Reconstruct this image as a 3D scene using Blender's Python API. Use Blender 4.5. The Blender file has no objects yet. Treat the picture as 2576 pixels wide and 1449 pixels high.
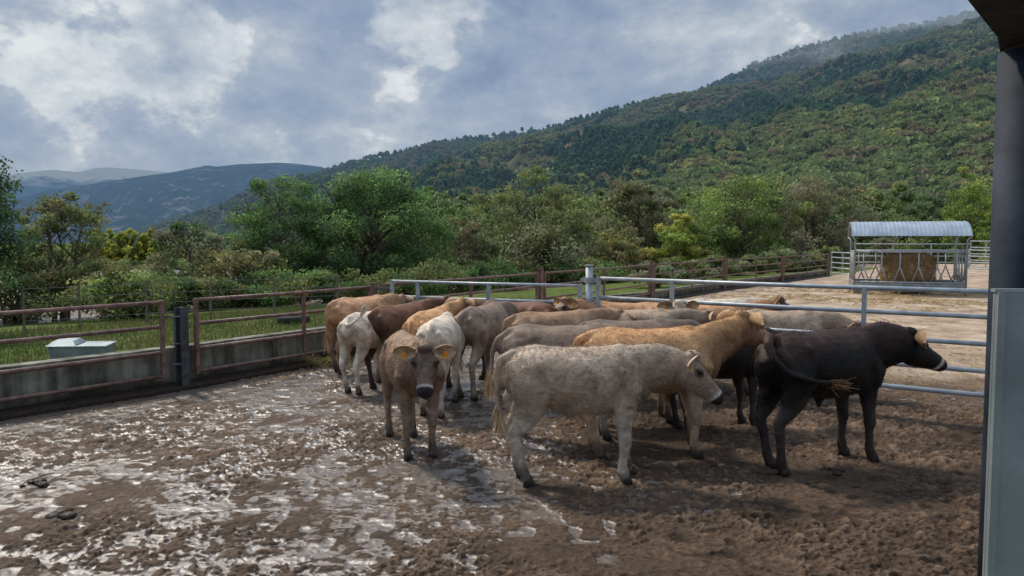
import bpy, bmesh, math, random
import numpy as np
from mathutils import Vector, Matrix, Euler
random.seed(7); rng = np.random.default_rng(7)
S = bpy.context.scene; COL = S.collection
R = math.radians
# ------------------------------------------------------------------ camera
P = R(3.62); CAMZ = 2.0; F = 1935.0
cam_d = bpy.data.cameras.new('camera'); cam = bpy.data.objects.new('camera', cam_d); COL.objects.link(cam)
cam.location = (0, 0, CAMZ); cam.rotation_euler = (R(90) - P, 0, 0)
cam_d.sensor_width = 36; cam_d.lens = 36 * F / 2576; cam_d.clip_end = 30000; cam_d.clip_start = .05
S.camera = cam
def ray(X, Y):
    x = (X - 1288) / F; v = (724.5 - Y) / F
    return Vector((x, math.cos(P) + v * math.sin(P), -math.sin(P) + v * math.cos(P)))
def at(X, Y, D):
    d = ray(X, Y); return Vector((d.x * D / d.y, D, CAMZ + d.z * D / d.y))
def gnd(X, Y, z=0.0):
    d = ray(X, Y); k = (z - CAMZ) / d.z; return Vector((d.x * k, d.y * k, z))
# ------------------------------------------------------------------ noise
_tab = rng.random((8, 256, 256))
def vn(x, y, s=0):
    x = np.asarray(x, float); y = np.asarray(y, float)
    xi = np.floor(x).astype(int); yi = np.floor(y).astype(int); fx = x - xi; fy = y - yi
    fx = fx * fx * (3 - 2 * fx); fy = fy * fy * (3 - 2 * fy); T = _tab[s % 8]
    a = T[xi % 256, yi % 256]; b = T[(xi + 1) % 256, yi % 256]; c = T[xi % 256, (yi + 1) % 256]; d = T[(xi + 1) % 256, (yi + 1) % 256]
    return (a * (1 - fx) + b * fx) * (1 - fy) + (c * (1 - fx) + d * fx) * fy
def fbm(x, y, o=4, s=0):
    r = 0; a = .5; t = 0
    for i in range(o):
        r = r + a * vn(x * 2 ** i + 13.7 * i, y * 2 ** i + 7.1 * i, s + i); t += a; a *= .5
    return r / t
def sm(a, b, x):
    t = np.clip((np.asarray(x, float) - a) / (b - a), 0, 1); return t * t * (3 - 2 * t)
# ------------------------------------------------------------------ materials
def mat(name):
    m = bpy.data.materials.new(name); m.use_nodes = True; nt = m.node_tree
    return m, nt, nt.nodes, nt.links, nt.nodes['Principled BSDF']
def ramp(N, pts):
    r = N.new('ShaderNodeValToRGB'); e = r.color_ramp.elements
    while len(e) < len(pts): e.new(.5)
    for i, (p, c) in enumerate(pts):
        e[i].position = p; e[i].color = (*c, 1) if len(c) == 3 else c
    return r
def noise(N, L, vec, scale, detail=6, rough=.6, dist=0):
    n = N.new('ShaderNodeTexNoise'); n.inputs['Scale'].default_value = scale; n.inputs['Detail'].default_value = detail
    n.inputs['Roughness'].default_value = rough; n.inputs['Distortion'].default_value = dist
    if vec: L.new(vec, n.inputs['Vector'])
    return n
def mixc(N, L, f, a, b, mode='MIX'):
    m = N.new('ShaderNodeMix'); m.data_type = 'RGBA'; m.blend_type = mode
    for i, v in ((0, f), (6, a), (7, b)):
        if hasattr(v, 'is_linked') or hasattr(v, 'links'): L.new(v, m.inputs[i])
        elif isinstance(v, (int, float)): m.inputs[i].default_value = v if i == 0 else (v, v, v, 1)
        else: m.inputs[i].default_value = (*v, 1)
    return m.outputs[2]
def math_(N, L, op, a, b=None, c=None, clamp=False):
    m = N.new('ShaderNodeMath'); m.operation = op; m.use_clamp = clamp
    for i, v in enumerate((a, b, c)):
        if v is None: continue
        if isinstance(v, (int, float)): m.inputs[i].default_value = v
        else: L.new(v, m.inputs[i])
    return m.outputs[0]
def mrange(N, L, v, a, b, c=0, d=1):
    m = N.new('ShaderNodeMapRange'); m.interpolation_type = 'SMOOTHSTEP'; L.new(v, m.inputs[0])
    m.inputs[1].default_value = a; m.inputs[2].default_value = b; m.inputs[3].default_value = c; m.inputs[4].default_value = d
    return m.outputs[0]
def bump(N, L, h, strength, dist, bsdf):
    b = N.new('ShaderNodeBump'); b.inputs['Strength'].default_value = strength; b.inputs['Distance'].default_value = dist
    L.new(h, b.inputs['Height']); L.new(b.outputs[0], bsdf.inputs['Normal']); return b
def simple(name, c1, c2, scale, rough=.6, metal=0, bst=.3, bd=.004, detail=5, spec=.4, lo=.35, hi=.65):
    m, nt, N, L, B = mat(name); g = N.new('ShaderNodeNewGeometry')
    n = noise(N, L, g.outputs['Position'], scale, detail)
    r = ramp(N, [(lo, c1), (hi, c2)]); L.new(n.outputs[0], r.inputs[0]); L.new(r.outputs[0], B.inputs['Base Color'])
    B.inputs['Roughness'].default_value = rough; B.inputs['Metallic'].default_value = metal; B.inputs['Specular IOR Level'].default_value = spec
    bump(N, L, n.outputs[0], bst, bd, B); return m
M = {}
M['rust'] = simple('brown_painted_steel', (.10, .052, .042), (.24, .14, .11), 9, .5, .1, .4)
M['galv'] = simple('galvanised_steel', (.27, .30, .31), (.43, .455, .47), 7, .5, .35, .15)
M['galv_dull'] = simple('dull_galvanised_plate', (.19, .215, .205), (.31, .335, .32), 2.5, .55, .2, .1)
M['dark_steel'] = simple('dark_painted_steel', (.012, .017, .026), (.04, .05, .066), 5, .7, 0, .15, spec=.15)
M['post_dark'] = simple('dark_steel_beam', (.035, .038, .048), (.09, .09, .10), 8, .5, .3, .3)
M['rusty'] = simple('rusty_steel', (.06, .03, .018), (.16, .08, .05), 20, .8, 0, .5)
M['roofdark'] = simple('dark_roof_underside', (.02, .015, .012), (.055, .04, .03), 8, .8, 0, .4, spec=.1)
M['bark'] = simple('grey_brown_bark', (.08, .065, .05), (.20, .165, .13), 14, .9, 0, .8, .02, 3, .1)
M['eye'] = simple('dark_wet_eye', (.004, .003, .003), (.01, .007, .005), 30, .08)
M['hoof'] = simple('dark_hoof_horn', (.015, .012, .01), (.05, .04, .03), 30, .6)
M['tag'] = simple('orange_plastic_tag', (.75, .25, .02), (.85, .33, .04), 30, .45)
M['rubber'] = simple('black_rubber', (.01, .01, .01), (.03, .03, .03), 20, .8)
M['wood'] = simple('weathered_wood', (.10, .08, .06), (.2, .17, .13), 14, .9)
M['wire'] = simple('thin_grey_wire', (.12, .12, .12), (.2, .2, .2), 10, .6, .4)
M['dung'] = simple('wet_dark_dung', (.014, .010, .007), (.045, .030, .02), 25, .5, 0, .9, .012, spec=.25)
M['trough'] = simple('pale_zinc_sheet', (.19, .23, .24), (.32, .36, .37), 4, .5, .35, .1)
M['hay'] = simple('golden_brown_hay', (.16, .10, .05), (.40, .27, .13), 22, .95, 0, 1, .03)
m, nt, N, L, B = mat('stained_concrete'); g = N.new('ShaderNodeNewGeometry')
sx = N.new('ShaderNodeSeparateXYZ'); L.new(g.outputs['Position'], sx.inputs[0])
n1 = noise(N, L, g.outputs['Position'], 2.2, 6, .65); mp = N.new('ShaderNodeMapping'); L.new(g.outputs['Position'], mp.inputs[0]); mp.inputs['Scale'].default_value = (6, 6, .5)
n2 = noise(N, L, mp.outputs[0], 1, 4)
f = math_(N, L, 'ADD', math_(N, L, 'MULTIPLY', n1.outputs[0], .5), math_(N, L, 'MULTIPLY', n2.outputs[0], .5))
r = ramp(N, [(.40, (.06, .058, .042)), (.5, (.14, .137, .105)), (.60, (.26, .255, .205))]); L.new(f, r.inputs[0])
zz = mrange(N, L, math_(N, L, 'ADD', sx.outputs[2], math_(N, L, 'MULTIPLY', n1.outputs[0], .35)), .22, .42)
L.new(mixc(N, L, zz, (.045, .036, .028), r.outputs[0]), B.inputs['Base Color']); B.inputs['Roughness'].default_value = .85; B.inputs['Specular IOR Level'].default_value = .2
bump(N, L, f, .4, .01, B); M['concrete'] = m
def furmat(name, bumpy):
    m, nt, N, L, B = mat(name); at_ = N.new('ShaderNodeAttribute'); at_.attribute_name = 'Col'
    cc = at_.outputs['Color']
    if bumpy:
        tc = N.new('ShaderNodeTexCoord'); oi = N.new('ShaderNodeObjectInfo')
        vm = N.new('ShaderNodeVectorMath'); vm.operation = 'ADD'; L.new(tc.outputs['Object'], vm.inputs[0]); L.new(oi.outputs['Random'], vm.inputs[1])
        mp = N.new('ShaderNodeMapping'); L.new(vm.outputs[0], mp.inputs[0]); mp.inputs['Scale'].default_value = (.4, 1, .9)
        a = noise(N, L, vm.outputs[0], 6, 5, .68, .8); b = noise(N, L, mp.outputs[0], 60, 3, .7, 1.0)
        ra = ramp(N, [(.32, (.58, .53, .50)), (.5, (1, 1, 1)), (.68, (1.3, 1.28, 1.24))]); L.new(a.outputs[0], ra.inputs[0])
        rb = ramp(N, [(.3, (.74, .74, .74)), (.65, (1.22, 1.22, 1.22))]); L.new(b.outputs[0], rb.inputs[0])
        cc = mixc(N, L, 1.0, cc, ra.outputs[0], 'MULTIPLY'); cc = mixc(N, L, 1.0, cc, rb.outputs[0], 'MULTIPLY')
        hh = math_(N, L, 'ADD', math_(N, L, 'MULTIPLY', a.outputs[0], .9), math_(N, L, 'MULTIPLY', b.outputs[0], .25)); bump(N, L, hh, .6, .018, B)
    L.new(cc, B.inputs['Base Color']); B.inputs['Roughness'].default_value = .6; B.inputs['Specular IOR Level'].default_value = .2
    return m
M['fur'] = furmat('calf_coat', True); M['hair'] = furmat('calf_hair', False)
def add_haze(N, L, shader, dist=4200.):  # aerial haze painted into the material: bluish emission growing with distance
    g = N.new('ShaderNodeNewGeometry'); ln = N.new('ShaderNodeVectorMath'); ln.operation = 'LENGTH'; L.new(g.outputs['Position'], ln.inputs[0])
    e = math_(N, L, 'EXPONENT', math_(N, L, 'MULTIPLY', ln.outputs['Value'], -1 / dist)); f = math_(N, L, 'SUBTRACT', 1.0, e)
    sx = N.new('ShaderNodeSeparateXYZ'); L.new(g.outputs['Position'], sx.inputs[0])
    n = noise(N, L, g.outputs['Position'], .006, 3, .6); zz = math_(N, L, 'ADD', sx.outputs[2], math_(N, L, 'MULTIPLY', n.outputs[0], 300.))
    fog = mrange(N, L, zz, 570, 690, 0, .62)  # ridge mist painted in as pale emission above a noisy height
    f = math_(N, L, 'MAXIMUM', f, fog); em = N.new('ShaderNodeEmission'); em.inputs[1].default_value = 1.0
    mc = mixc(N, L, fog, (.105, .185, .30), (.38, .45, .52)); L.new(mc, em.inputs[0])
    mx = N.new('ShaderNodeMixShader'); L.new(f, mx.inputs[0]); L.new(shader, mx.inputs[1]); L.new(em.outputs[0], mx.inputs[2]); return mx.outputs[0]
def leafmat(name, haze=False, gain=1.0, tr=.4):
    m, nt, N, L, B = mat(name); a = N.new('ShaderNodeAttribute'); a.attribute_name = 'Col'; c = a.outputs['Color']; N.remove(B)
    if gain != 1: c = mixc(N, L, 1.0, c, (gain, gain, gain * .97), 'MULTIPLY')
    df = N.new('ShaderNodeBsdfDiffuse'); L.new(c, df.inputs[0])
    t = N.new('ShaderNodeBsdfTranslucent'); L.new(c, t.inputs[0]); mx = N.new('ShaderNodeMixShader'); mx.inputs[0].default_value = tr
    L.new(df.outputs[0], mx.inputs[1]); L.new(t.outputs[0], mx.inputs[2]); o = N.get('Material Output')
    out = mx.outputs[0]
    if haze: out = add_haze(N, L, out)
    L.new(out, o.inputs[0]); return m
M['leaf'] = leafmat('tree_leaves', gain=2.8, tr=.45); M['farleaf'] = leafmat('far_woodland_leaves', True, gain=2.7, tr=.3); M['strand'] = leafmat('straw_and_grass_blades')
def hillmat(name, c1, c2, c3, sc, dist=4200., pts=(.38, .5, .62), bst=1.):
    m, nt, N, L, B = mat(name); g = N.new('ShaderNodeNewGeometry'); n = noise(N, L, g.outputs['Position'], sc, 8, .7)
    r = ramp(N, [(pts[0], c1), (pts[1], c2), (pts[2], c3)]); L.new(n.outputs[0], r.inputs[0]); L.new(r.outputs[0], B.inputs['Base Color']); B.inputs['Roughness'].default_value = 1
    B.inputs['Specular IOR Level'].default_value = 0
    bump(N, L, n.outputs[0], bst, 1 / sc * .4, B)
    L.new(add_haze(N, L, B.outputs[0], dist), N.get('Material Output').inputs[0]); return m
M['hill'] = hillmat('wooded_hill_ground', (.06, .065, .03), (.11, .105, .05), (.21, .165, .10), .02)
M['mount'] = hillmat('rocky_mountain_painted_haze', (.015, .03, .024), (.035, .05, .042), (.24, .22, .21), .010, 3900., (.42, .57, .66), .7)
M['grass'] = simple('short_meadow_grass', (.055, .08, .022), (.13, .155, .05), 1.3, 1, 0, .8, .03, 6, 0)
# mud yard
m, nt, N, L, B = mat('muddy_yard'); A = N.new('ShaderNodeAttribute'); A.attribute_name = 'Col'; sp = N.new('ShaderNodeSeparateColor'); L.new(A.outputs['Color'], sp.inputs[0])
g = N.new('ShaderNodeNewGeometry'); n = noise(N, L, g.outputs['Position'], 20, 6, .74); n2 = noise(N, L, g.outputs['Position'], 90, 2, .7); n3 = noise(N, L, g.outputs['Position'], .9, 3)
hsum = math_(N, L, 'ADD', math_(N, L, 'MULTIPLY', n.outputs[0], .6), math_(N, L, 'MULTIPLY', sp.outputs[2], .4))
r = ramp(N, [(.30, (.012, .008, .0055)), (.43, (.047, .031, .020)), (.56, (.105, .070, .046)), (.72, (.20, .14, .098))]); L.new(hsum, r.inputs[0])
r3 = ramp(N, [(.35, (.66, .65, .63)), (.65, (1.35, 1.3, 1.25))]); L.new(n3.outputs[0], r3.inputs[0]); mud = mixc(N, L, 1.0, r.outputs[0], r3.outputs[0], 'MULTIPLY')
film = mixc(N, L, sp.outputs[0], mud, (.13, .10, .08))
rs = ramp(N, [(.35, (.20, .13, .08)), (.5, (.37, .27, .185)), (.65, (.54, .43, .32))]); n4 = noise(N, L, g.outputs['Position'], 1.1, 6, .72); L.new(n4.outputs[0], rs.inputs[0])
base = mixc(N, L, sp.outputs[1], film, rs.outputs[0]); L.new(base, B.inputs['Base Color'])
L.new(mrange(N, L, sp.outputs[0], .05, .7, .72, .28), B.inputs['Roughness']); L.new(mrange(N, L, sp.outputs[0], .05, .7, .12, 1.0), B.inputs['Specular IOR Level'])
hb = math_(N, L, 'ADD', n.outputs[0], math_(N, L, 'MULTIPLY', n2.outputs[0], .3)); bb = bump(N, L, hb, .5, .018, B)
L.new(math_(N, L, 'SUBTRACT', 1.0, math_(N, L, 'MULTIPLY', sp.outputs[0], .6)), bb.inputs['Strength'])
M['mud'] = m
M['corr'] = simple('corrugated_zinc', (.25, .30, .35), (.36, .41, .46), 2, .5, .3, .05)
# ------------------------------------------------------------------ mesh helpers
class MB:
    def __init__(s): s.v = []; s.f = []
    def tube(s, pts, rad, n=8, caps=True, side=None, rb=None):
        pts = [Vector(p) for p in pts]; k = len(pts)
        if not hasattr(rad, '__len__'): rad = [rad] * k
        if rb is None: rb = rad
        b0 = len(s.v); prev = None
        for i, p in enumerate(pts):
            t = (pts[min(i + 1, k - 1)] - pts[max(i - 1, 0)]).normalized()
            ref = Vector(side) if side is not None else (prev if prev is not None else (Vector((0, 0, 1)) if abs(t.z) < .9 else Vector((1, 0, 0))))
            a = (ref - t * ref.dot(t)).normalized()
            if side is None: prev = a
            b = t.cross(a)
            for j in range(n):
                an = 2 * math.pi * j / n; s.v.append(p + a * math.cos(an) * rad[i] + b * math.sin(an) * rb[i])
        for i in range(k - 1):
            for j in range(n):
                j2 = (j + 1) % n; s.f.append((b0 + i * n + j, b0 + i * n + j2, b0 + (i + 1) * n + j2, b0 + (i + 1) * n + j))
        if caps:
            s.f.append(tuple(b0 + j for j in range(n))[::-1]); s.f.append(tuple(b0 + (k - 1) * n + j for j in range(n)))
    def box(s, c, d, rz=0):
        c = Vector(c); b0 = len(s.v); Rm = Matrix.Rotation(rz, 3, 'Z')
        for x in (-1, 1):
            for y in (-1, 1):
                for z in (-1, 1): s.v.append(c + Rm @ Vector((x * d[0] / 2, y * d[1] / 2, z * d[2] / 2)))
        for q in ((0, 1, 3, 2), (4, 6, 7, 5), (0, 4, 5, 1), (2, 3, 7, 6), (0, 2, 6, 4), (1, 5, 7, 3)): s.f.append(tuple(b0 + i for i in q))
    def prism(s, poly, z0, z1):
        b0 = len(s.v); n = len(poly)
        for z in (z0, z1):
            for p in poly: s.v.append(Vector((p[0], p[1], z)))
        s.f.append(tuple(b0 + i for i in range(n))[::-1]); s.f.append(tuple(b0 + n + i for i in range(n)))
        for i in range(n): s.f.append((b0 + i, b0 + (i + 1) % n, b0 + n + (i + 1) % n, b0 + n + i))
    def build(s, name, mt, parent=None, smooth=False):
        me = bpy.data.meshes.new(name); me.from_pydata([tuple(v) for v in s.v], [], s.f); me.materials.append(mt)
        if smooth: me.shade_smooth()
        o = bpy.data.objects.new(name, me); COL.objects.link(o)
        if parent is not None: o.parent = parent
        return o
def np_mesh(name, V, Fq, mt, cols=None, parent=None, smooth=False):
    me = bpy.data.meshes.new(name); V = np.asarray(V, np.float32); Fq = np.asarray(Fq, np.int32); k = Fq.shape[1]
    me.vertices.add(len(V)); me.vertices.foreach_set('co', V.ravel()); me.loops.add(Fq.size); me.loops.foreach_set('vertex_index', Fq.ravel())
    me.polygons.add(len(Fq)); me.polygons.foreach_set('loop_start', np.arange(0, Fq.size, k, dtype=np.int32)); me.polygons.foreach_set('loop_total', np.full(len(Fq), k, np.int32))
    me.update(calc_edges=True)
    if cols is not None:
        ca = me.color_attributes.new('Col', 'FLOAT_COLOR', 'POINT'); c4 = np.ones((len(V), 4), np.float32); c4[:, :3] = cols; ca.data.foreach_set('color', c4.ravel())
    me.materials.append(mt)
    if smooth: me.shade_smooth()
    o = bpy.data.objects.new(name, me); COL.objects.link(o)
    if parent is not None: o.parent = parent
    return o
def empty(name, loc, rz=0, label=None, cat=None, group=None):
    o = bpy.data.objects.new(name, None); o.empty_display_size = .2; COL.objects.link(o); o.location = loc; o.rotation_euler = (0, 0, rz)
    return tag(o, label, cat, group)
def tag(o, label=None, cat=None, group=None, kind=None):
    if label: o['label'] = label
    if cat: o['category'] = cat
    if group: o['group'] = group
    if kind: o['kind'] = kind
    return o
def leaves(C, size, colr):
    n = len(C); a = rng.normal(size=(n, 3)); a /= np.linalg.norm(a, axis=1)[:, None]; b = rng.normal(size=(n, 3)); b -= a * (a * b).sum(1)[:, None]; b /= np.linalg.norm(b, axis=1)[:, None]
    s = (np.asarray(size) * rng.uniform(.6, 1.35, n))[:, None]; V = np.stack([C - a * s, C - b * s * .6, C + a * s, C + b * s * .6], 1).reshape(-1, 3)
    return V, np.arange(4 * n).reshape(-1, 4), np.repeat(colr, 4, 0)
# ------------------------------------------------------------------ terrain
FX = [-24, -7.4, -5.7, -4.4, -2.4, .67, 4.4, 8.3, 12.5, 17.3, 28]; FY = [-14, 6.3, 8.5, 10.2, 13.3, 18.1, 24.2, 30, 35.5, 42, 57]
def fx(y): return np.interp(y, FY, FX)
def meadow_z(x, y):
    x = np.asarray(x, float); y = np.asarray(y, float); r = np.hypot(x, y); d = (fx(y) - x) * .8
    out = sm(0, .5, d)
    zo = -.02 - 2.2 * sm(1, 34, d) * sm(8, 40, r) - 7 * sm(45, 170, r) + .12 * (fbm(x * .25, y * .25, 3) - .5)
    zi = -.16 - 9 * sm(62, 190, r)
    return np.where(y > 57, zi * (1 - sm(0, 30, d)) + zo * sm(0, 30, d), zi * (1 - out) + zo * out)
az = np.linspace(-R(75), R(75), 260); rr = np.concatenate([np.linspace(.5, 60, 170), np.geomspace(61, 9000, 90)])
AA, RR = np.meshgrid(az, rr); X = np.sin(AA) * RR; Y = np.cos(AA) * RR
Z = meadow_z(X, Y); V = np.stack([X, Y, Z], -1).reshape(-1, 3)
def gridf(nr, nc):
    i = np.arange(nr - 1)[:, None] * nc + np.arange(nc - 1)[None]; return np.stack([i, i + 1, i + nc + 1, i + nc], -1).reshape(-1, 4)
tag(np_mesh('ground', V, gridf(len(rr), len(az)), M['grass'], smooth=True), kind='structure')
GA = Vector((-2.08, 13.3, 0)); GB = Vector((1.08, 10.95, 0)); GC = Vector((5.75, 7.6, 0))
def mud_raw(x, y):
    wx = x + .06 * (fbm(x * 5, y * 5, 3, 2) - .5); wy = y + .06 * (fbm(x * 5 + 9, y * 5, 3, 3) - .5)
    big = fbm(wx * .9, wy * .9, 3, 1); c1 = vn(wx * 6, wy * 6, 2); c2 = vn(wx * 16, wy * 16, 4); pr_ = vn(wx * 9 + 40, wy * 9, 6); c3 = vn(wx * 38, wy * 38, 5); c4 = vn(wx * 75, wy * 75, 6); tr_ = fbm(x * .8 + 20, y * .8, 3, 4)
    am = .30 + .75 * sm(.42, .60, tr_)
    return .018 * (big - .5) + am * (.012 * (c1 - .5) + .020 * sm(.5, .8, c2) + .013 * sm(.5, .85, c3) + .008 * (c3 - .5) + .007 * (c4 - .5)) - .020 * sm(.66, .85, pr_)
_xs = rng.uniform(-6, 6, 20000); _ys = rng.uniform(4, 14, 20000); _h = mud_raw(_xs, _ys); HM = _h.mean(); HS = _h.std()
def mud_fields(x, y):
    h = mud_raw(x, y) - HM
    wm0 = sm(2.4, -.8, x + .5 * (fbm(x * .6, y * .6, 2, 1) - .5)) * .80 + sm(.5, .66, fbm(x * .5 + 3, y * .5, 3, 5)) * .3 - .35 * sm(6.2, 4.5, y) * sm(-2.0, 1, x); wetm = np.clip(wm0, 0, 1.0)
    gl = np.interp(x, [GA.x, GB.x, GC.x, 12], [GA.y, GB.y, GC.y, 3.5]); sand = sm(.8, 6.5, y - gl + 3 * (fbm(x * .7, y * .7, 3, 6) - .5)) * sm(-3, -1, x - fx(y) + 4)
    wetm = wetm * (1 - sand); lvl = HS * (-1.75 + 1.65 * wetm + 1.4 * (fbm(x * 3.1, y * 3.1, 3, 7) - .5) * (.3 + wetm))
    h = h * (1 - .75 * sand); wet = sm(.006, -.004, h - lvl) * (1 - sand) * sm(.05, .3, wetm)
    h = np.where(h < lvl, lvl + .45 * (h - lvl), h); wet = np.clip(wet + .10 * wetm, 0, 1)
    return h, wet, sand
off = np.concatenate([np.linspace(62, 330, 180), np.linspace(331, 905, 540)]); dep = np.concatenate([3870 / off, np.linspace(4.15, .4, 24)]); tn = np.linspace(-.75, .85, 1200)
DD, TT = np.meshgrid(dep, tn, indexing='ij'); X = TT * DD; Y = DD; h, wet, sand = mud_fields(X, Y)
inside = sm(.12, -.02, fx(Y) - X); Z = h * inside - .5 * (1 - inside)
V = np.stack([X, Y, Z], -1).reshape(-1, 3); C = np.stack([wet, sand, np.clip(h * 12 + .5, 0, 1)], -1).reshape(-1, 3)
tag(np_mesh('mud_yard_ground', V, gridf(len(dep), len(tn))[:, ::-1], M['mud'], C, smooth=True), kind='structure')
# ------------------------------------------------------------------ hills
def hill(name, ridge, r0, r1, z0, mt, amp, step=12, rows=46, curve=1.0, seedn=0, fine=0):
    xs = np.array([p[0] for p in ridge], float); ys = np.array([p[1] for p in ridge], float)
    def pos(X, t):
        X = np.asarray(X, float); t = np.asarray(t, float); Yr = np.interp(X, xs, ys); v = (724.5 - Yr) / F; dx = (X - 1288) / F; dy = math.cos(P) + v * math.sin(P); dz = -math.sin(P) + v * math.cos(P)
        hl = np.hypot(dx, dy); ux = dx / hl; uy = dy / hl; zr = CAMZ + dz / hl * r1
        r = r0 + (r1 - r0) * t; tt = np.minimum(t, 1)
        z = z0 + (zr - z0) * tt ** curve - np.maximum(t - 1, 0) * (zr - z0) * 1.5
        nn = fbm(ux * 9 + r / 900, uy * 2 + r / 350, 4, seedn) - .5; z = z + nn * amp * np.sin(np.pi * np.clip(tt, 0, 1)) ** .7 * 2
        if fine: nf = 1 - np.abs(2 * fbm(ux * 26 + .5 * r / 900, uy * 3 + r / 1500, 4, seedn + 3) - 1); z = z + (nf - .8) * fine * np.sin(np.pi * np.clip(tt, 0, 1)) ** 1.1
        return ux * r, uy * r, z
    cx = np.arange(xs[0], xs[-1] + 1, step); t = np.concatenate([np.linspace(0, 1, rows), [1.05, 1.2, 1.5]])
    T, XX = np.meshgrid(t, cx, indexing='ij'); x, y, z = pos(XX, T)
    o = np_mesh(name, np.stack([x, y, z], -1).reshape(-1, 3), gridf(len(t), len(cx)), mt, smooth=True); tag(o, kind='structure'); return pos
pm0 = hill('farthest_mountain', [(-500, 450), (-100, 452), (20, 440), (90, 431), (130, 427), (200, 433), (235, 424), (270, 421), (330, 425), (410, 432), (600, 450), (900, 500)], 5500, 7800, -60, M['mount'], 60, 8, 30, seedn=4, fine=120)
pm = hill('far_mountain', [(-500, 640), (-200, 600), (-60, 545), (40, 500), (120, 478), (250, 460), (380, 440), (430, 434), (480, 424), (520, 416), (545, 419), (600, 413), (700, 409), (740, 411), (810, 420), (900, 460), (1000, 520), (1200, 640)], 2300, 4600, -60, M['mount'], 35, 6, 90, curve=.85, seedn=2, fine=170)
pb = hill('back_hill', [(200, 640), (300, 600), (380, 575), (500, 537), (650, 489), (700, 468), (820, 433), (900, 408), (1000, 388), (1100, 362), (1240, 345), (1300, 335), (1400, 324), (1500, 320), (1700, 340)], 500, 1900, -25, M['hill'], 45, 12, 40, seedn=2)
pr = hill('upper_ridge', [(1500, 420), (1700, 262), (1800, 212), (1880, 172), (2000, 128), (2100, 104), (2200, 82), (2330, 60), (2450, 33), (2600, 5), (2900, -60)], 900, 2300, 20, M['hill'], 60, 12, 40, seedn=3)
pa = hill('wooded_hill', [(700, 620), (850, 530), (980, 447), (1100, 424), (1260, 388), (1350, 348), (1450, 305), (1600, 270), (1700, 245), (1800, 232), (1950, 210), (2100, 160), (2300, 105), (2440, 60), (2600, 15), (3000, -80)], 230, 1450, -9, M['hill'], 42, 10, 60, seedn=1)
def wood(name, label, pos, n, x0, x1, tp, pal, size, ks, seedn=0, cat='woodland'):
    Xs = rng.uniform(x0, x1, n); t = rng.random(n) ** tp; x, y, z = pos(Xs, t); r = np.hypot(x, y)
    w = rng.uniform(.65, 1.3, n) * size; nz = fbm(x / 140., y / 140., 3, seedn); nz2 = fbm(x / 60. + 40, y / 60., 3, seedn + 1)
    allV = []; allC = []; alls = []
    pick = pal(Xs, t, nz, nz2, n); base = pick['c']; con = pick['con']; keep = pick['keep']
    for lo, hi, k in ((0, 420, ks[0]), (420, 750, ks[1]), (750, 99999, ks[2])):
        m = (r >= lo) & (r < hi) & keep; nn = m.sum()
        if nn == 0: continue
        u = rng.normal(size=(nn, k, 3)); u /= np.linalg.norm(u, axis=2)[..., None]; u *= rng.uniform(.7, 1.0, (nn, k, 1)); u[..., 2] = np.where(u[..., 2] < -.3, -u[..., 2], u[..., 2])
        cm = con[m][:, None]; taper = np.where(cm, 1 - .75 * (u[..., 2] + .4) / 1.4, 1.0); ww = w[m][:, None]
        px = x[m][:, None] + u[..., 0] * ww * .5 * taper; py = y[m][:, None] + u[..., 1] * ww * .5 * taper; pz = z[m][:, None] + ww * .45 + u[..., 2] * ww * np.where(cm, .75, .48)
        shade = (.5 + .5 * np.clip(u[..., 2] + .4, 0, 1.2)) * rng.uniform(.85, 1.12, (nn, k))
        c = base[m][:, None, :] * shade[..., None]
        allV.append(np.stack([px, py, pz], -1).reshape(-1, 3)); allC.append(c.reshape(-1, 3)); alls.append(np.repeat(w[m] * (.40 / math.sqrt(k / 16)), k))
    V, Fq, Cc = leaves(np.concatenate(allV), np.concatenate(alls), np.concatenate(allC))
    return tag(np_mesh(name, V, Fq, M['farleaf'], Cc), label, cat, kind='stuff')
PINE = np.array((.030, .050, .027)); OAK = np.array((.068, .077, .032)); YEL = np.array((.12, .12, .04)); RUST = np.array((.088, .072, .040)); LGR = np.array((.078, .096, .036))
def pal_main(Xs, t, nz, nz2, n):
    u = rng.random(n); scr = (Xs - 900) / 1600
    pine = sm(.42, .56, nz + .12 * np.sin(t * 5) - .1 * sm(.5, 1, scr)); low = sm(.28, .08, t)
    p = pine * (1 - low) * .95; isP = u < p
    c = OAK[None] * np.ones((n, 1)); u2 = rng.random(n); c = np.where((u2 < .14 + .25 * sm(.45, .6, nz2))[:, None], RUST[None], c); c = np.where((u2 > .965)[:, None], YEL[None], c)
    c = np.where(((rng.random(n) < low * .55))[:, None], LGR[None], c); c = np.where((rng.random(n) < low * .06)[:, None], YEL[None], c)
    c = np.where(isP[:, None], PINE[None], c); c = c * rng.uniform(.88, 1.13, (n, 1))
    gap = (nz2 > .60) & (rng.random(n) < .8) & (t > .15)
    return dict(c=c, con=isP, keep=~gap)
def pal_back(Xs, t, nz, nz2, n):
    isP = rng.random(n) < sm(.45, .6, nz) * .8; c = np.where(isP[:, None], PINE[None], np.where((rng.random(n) < .3)[:, None], RUST[None] * .85, OAK[None] * .85)); return dict(c=c * rng.uniform(.88, 1.12, (n, 1)), con=isP, keep=np.ones(n, bool))
wood('hillside_wood', 'dense mixed autumn wood of pines and oaks covering the near slope', pa, 20000, 720, 2700, 1.35, pal_main, 7.8, (120, 50, 22), 1)
wood('ridge_wood', 'olive brown wood on the lower hill behind the big green trees', pb, 8000, 230, 1600, 1.2, pal_back, 9, (50, 28, 15), 3)
wood('upper_wood', 'dark wood along the highest misty ridge at right', pr, 5500, 1600, 2700, .55, pal_back, 10, (50, 28, 15), 5)
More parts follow.
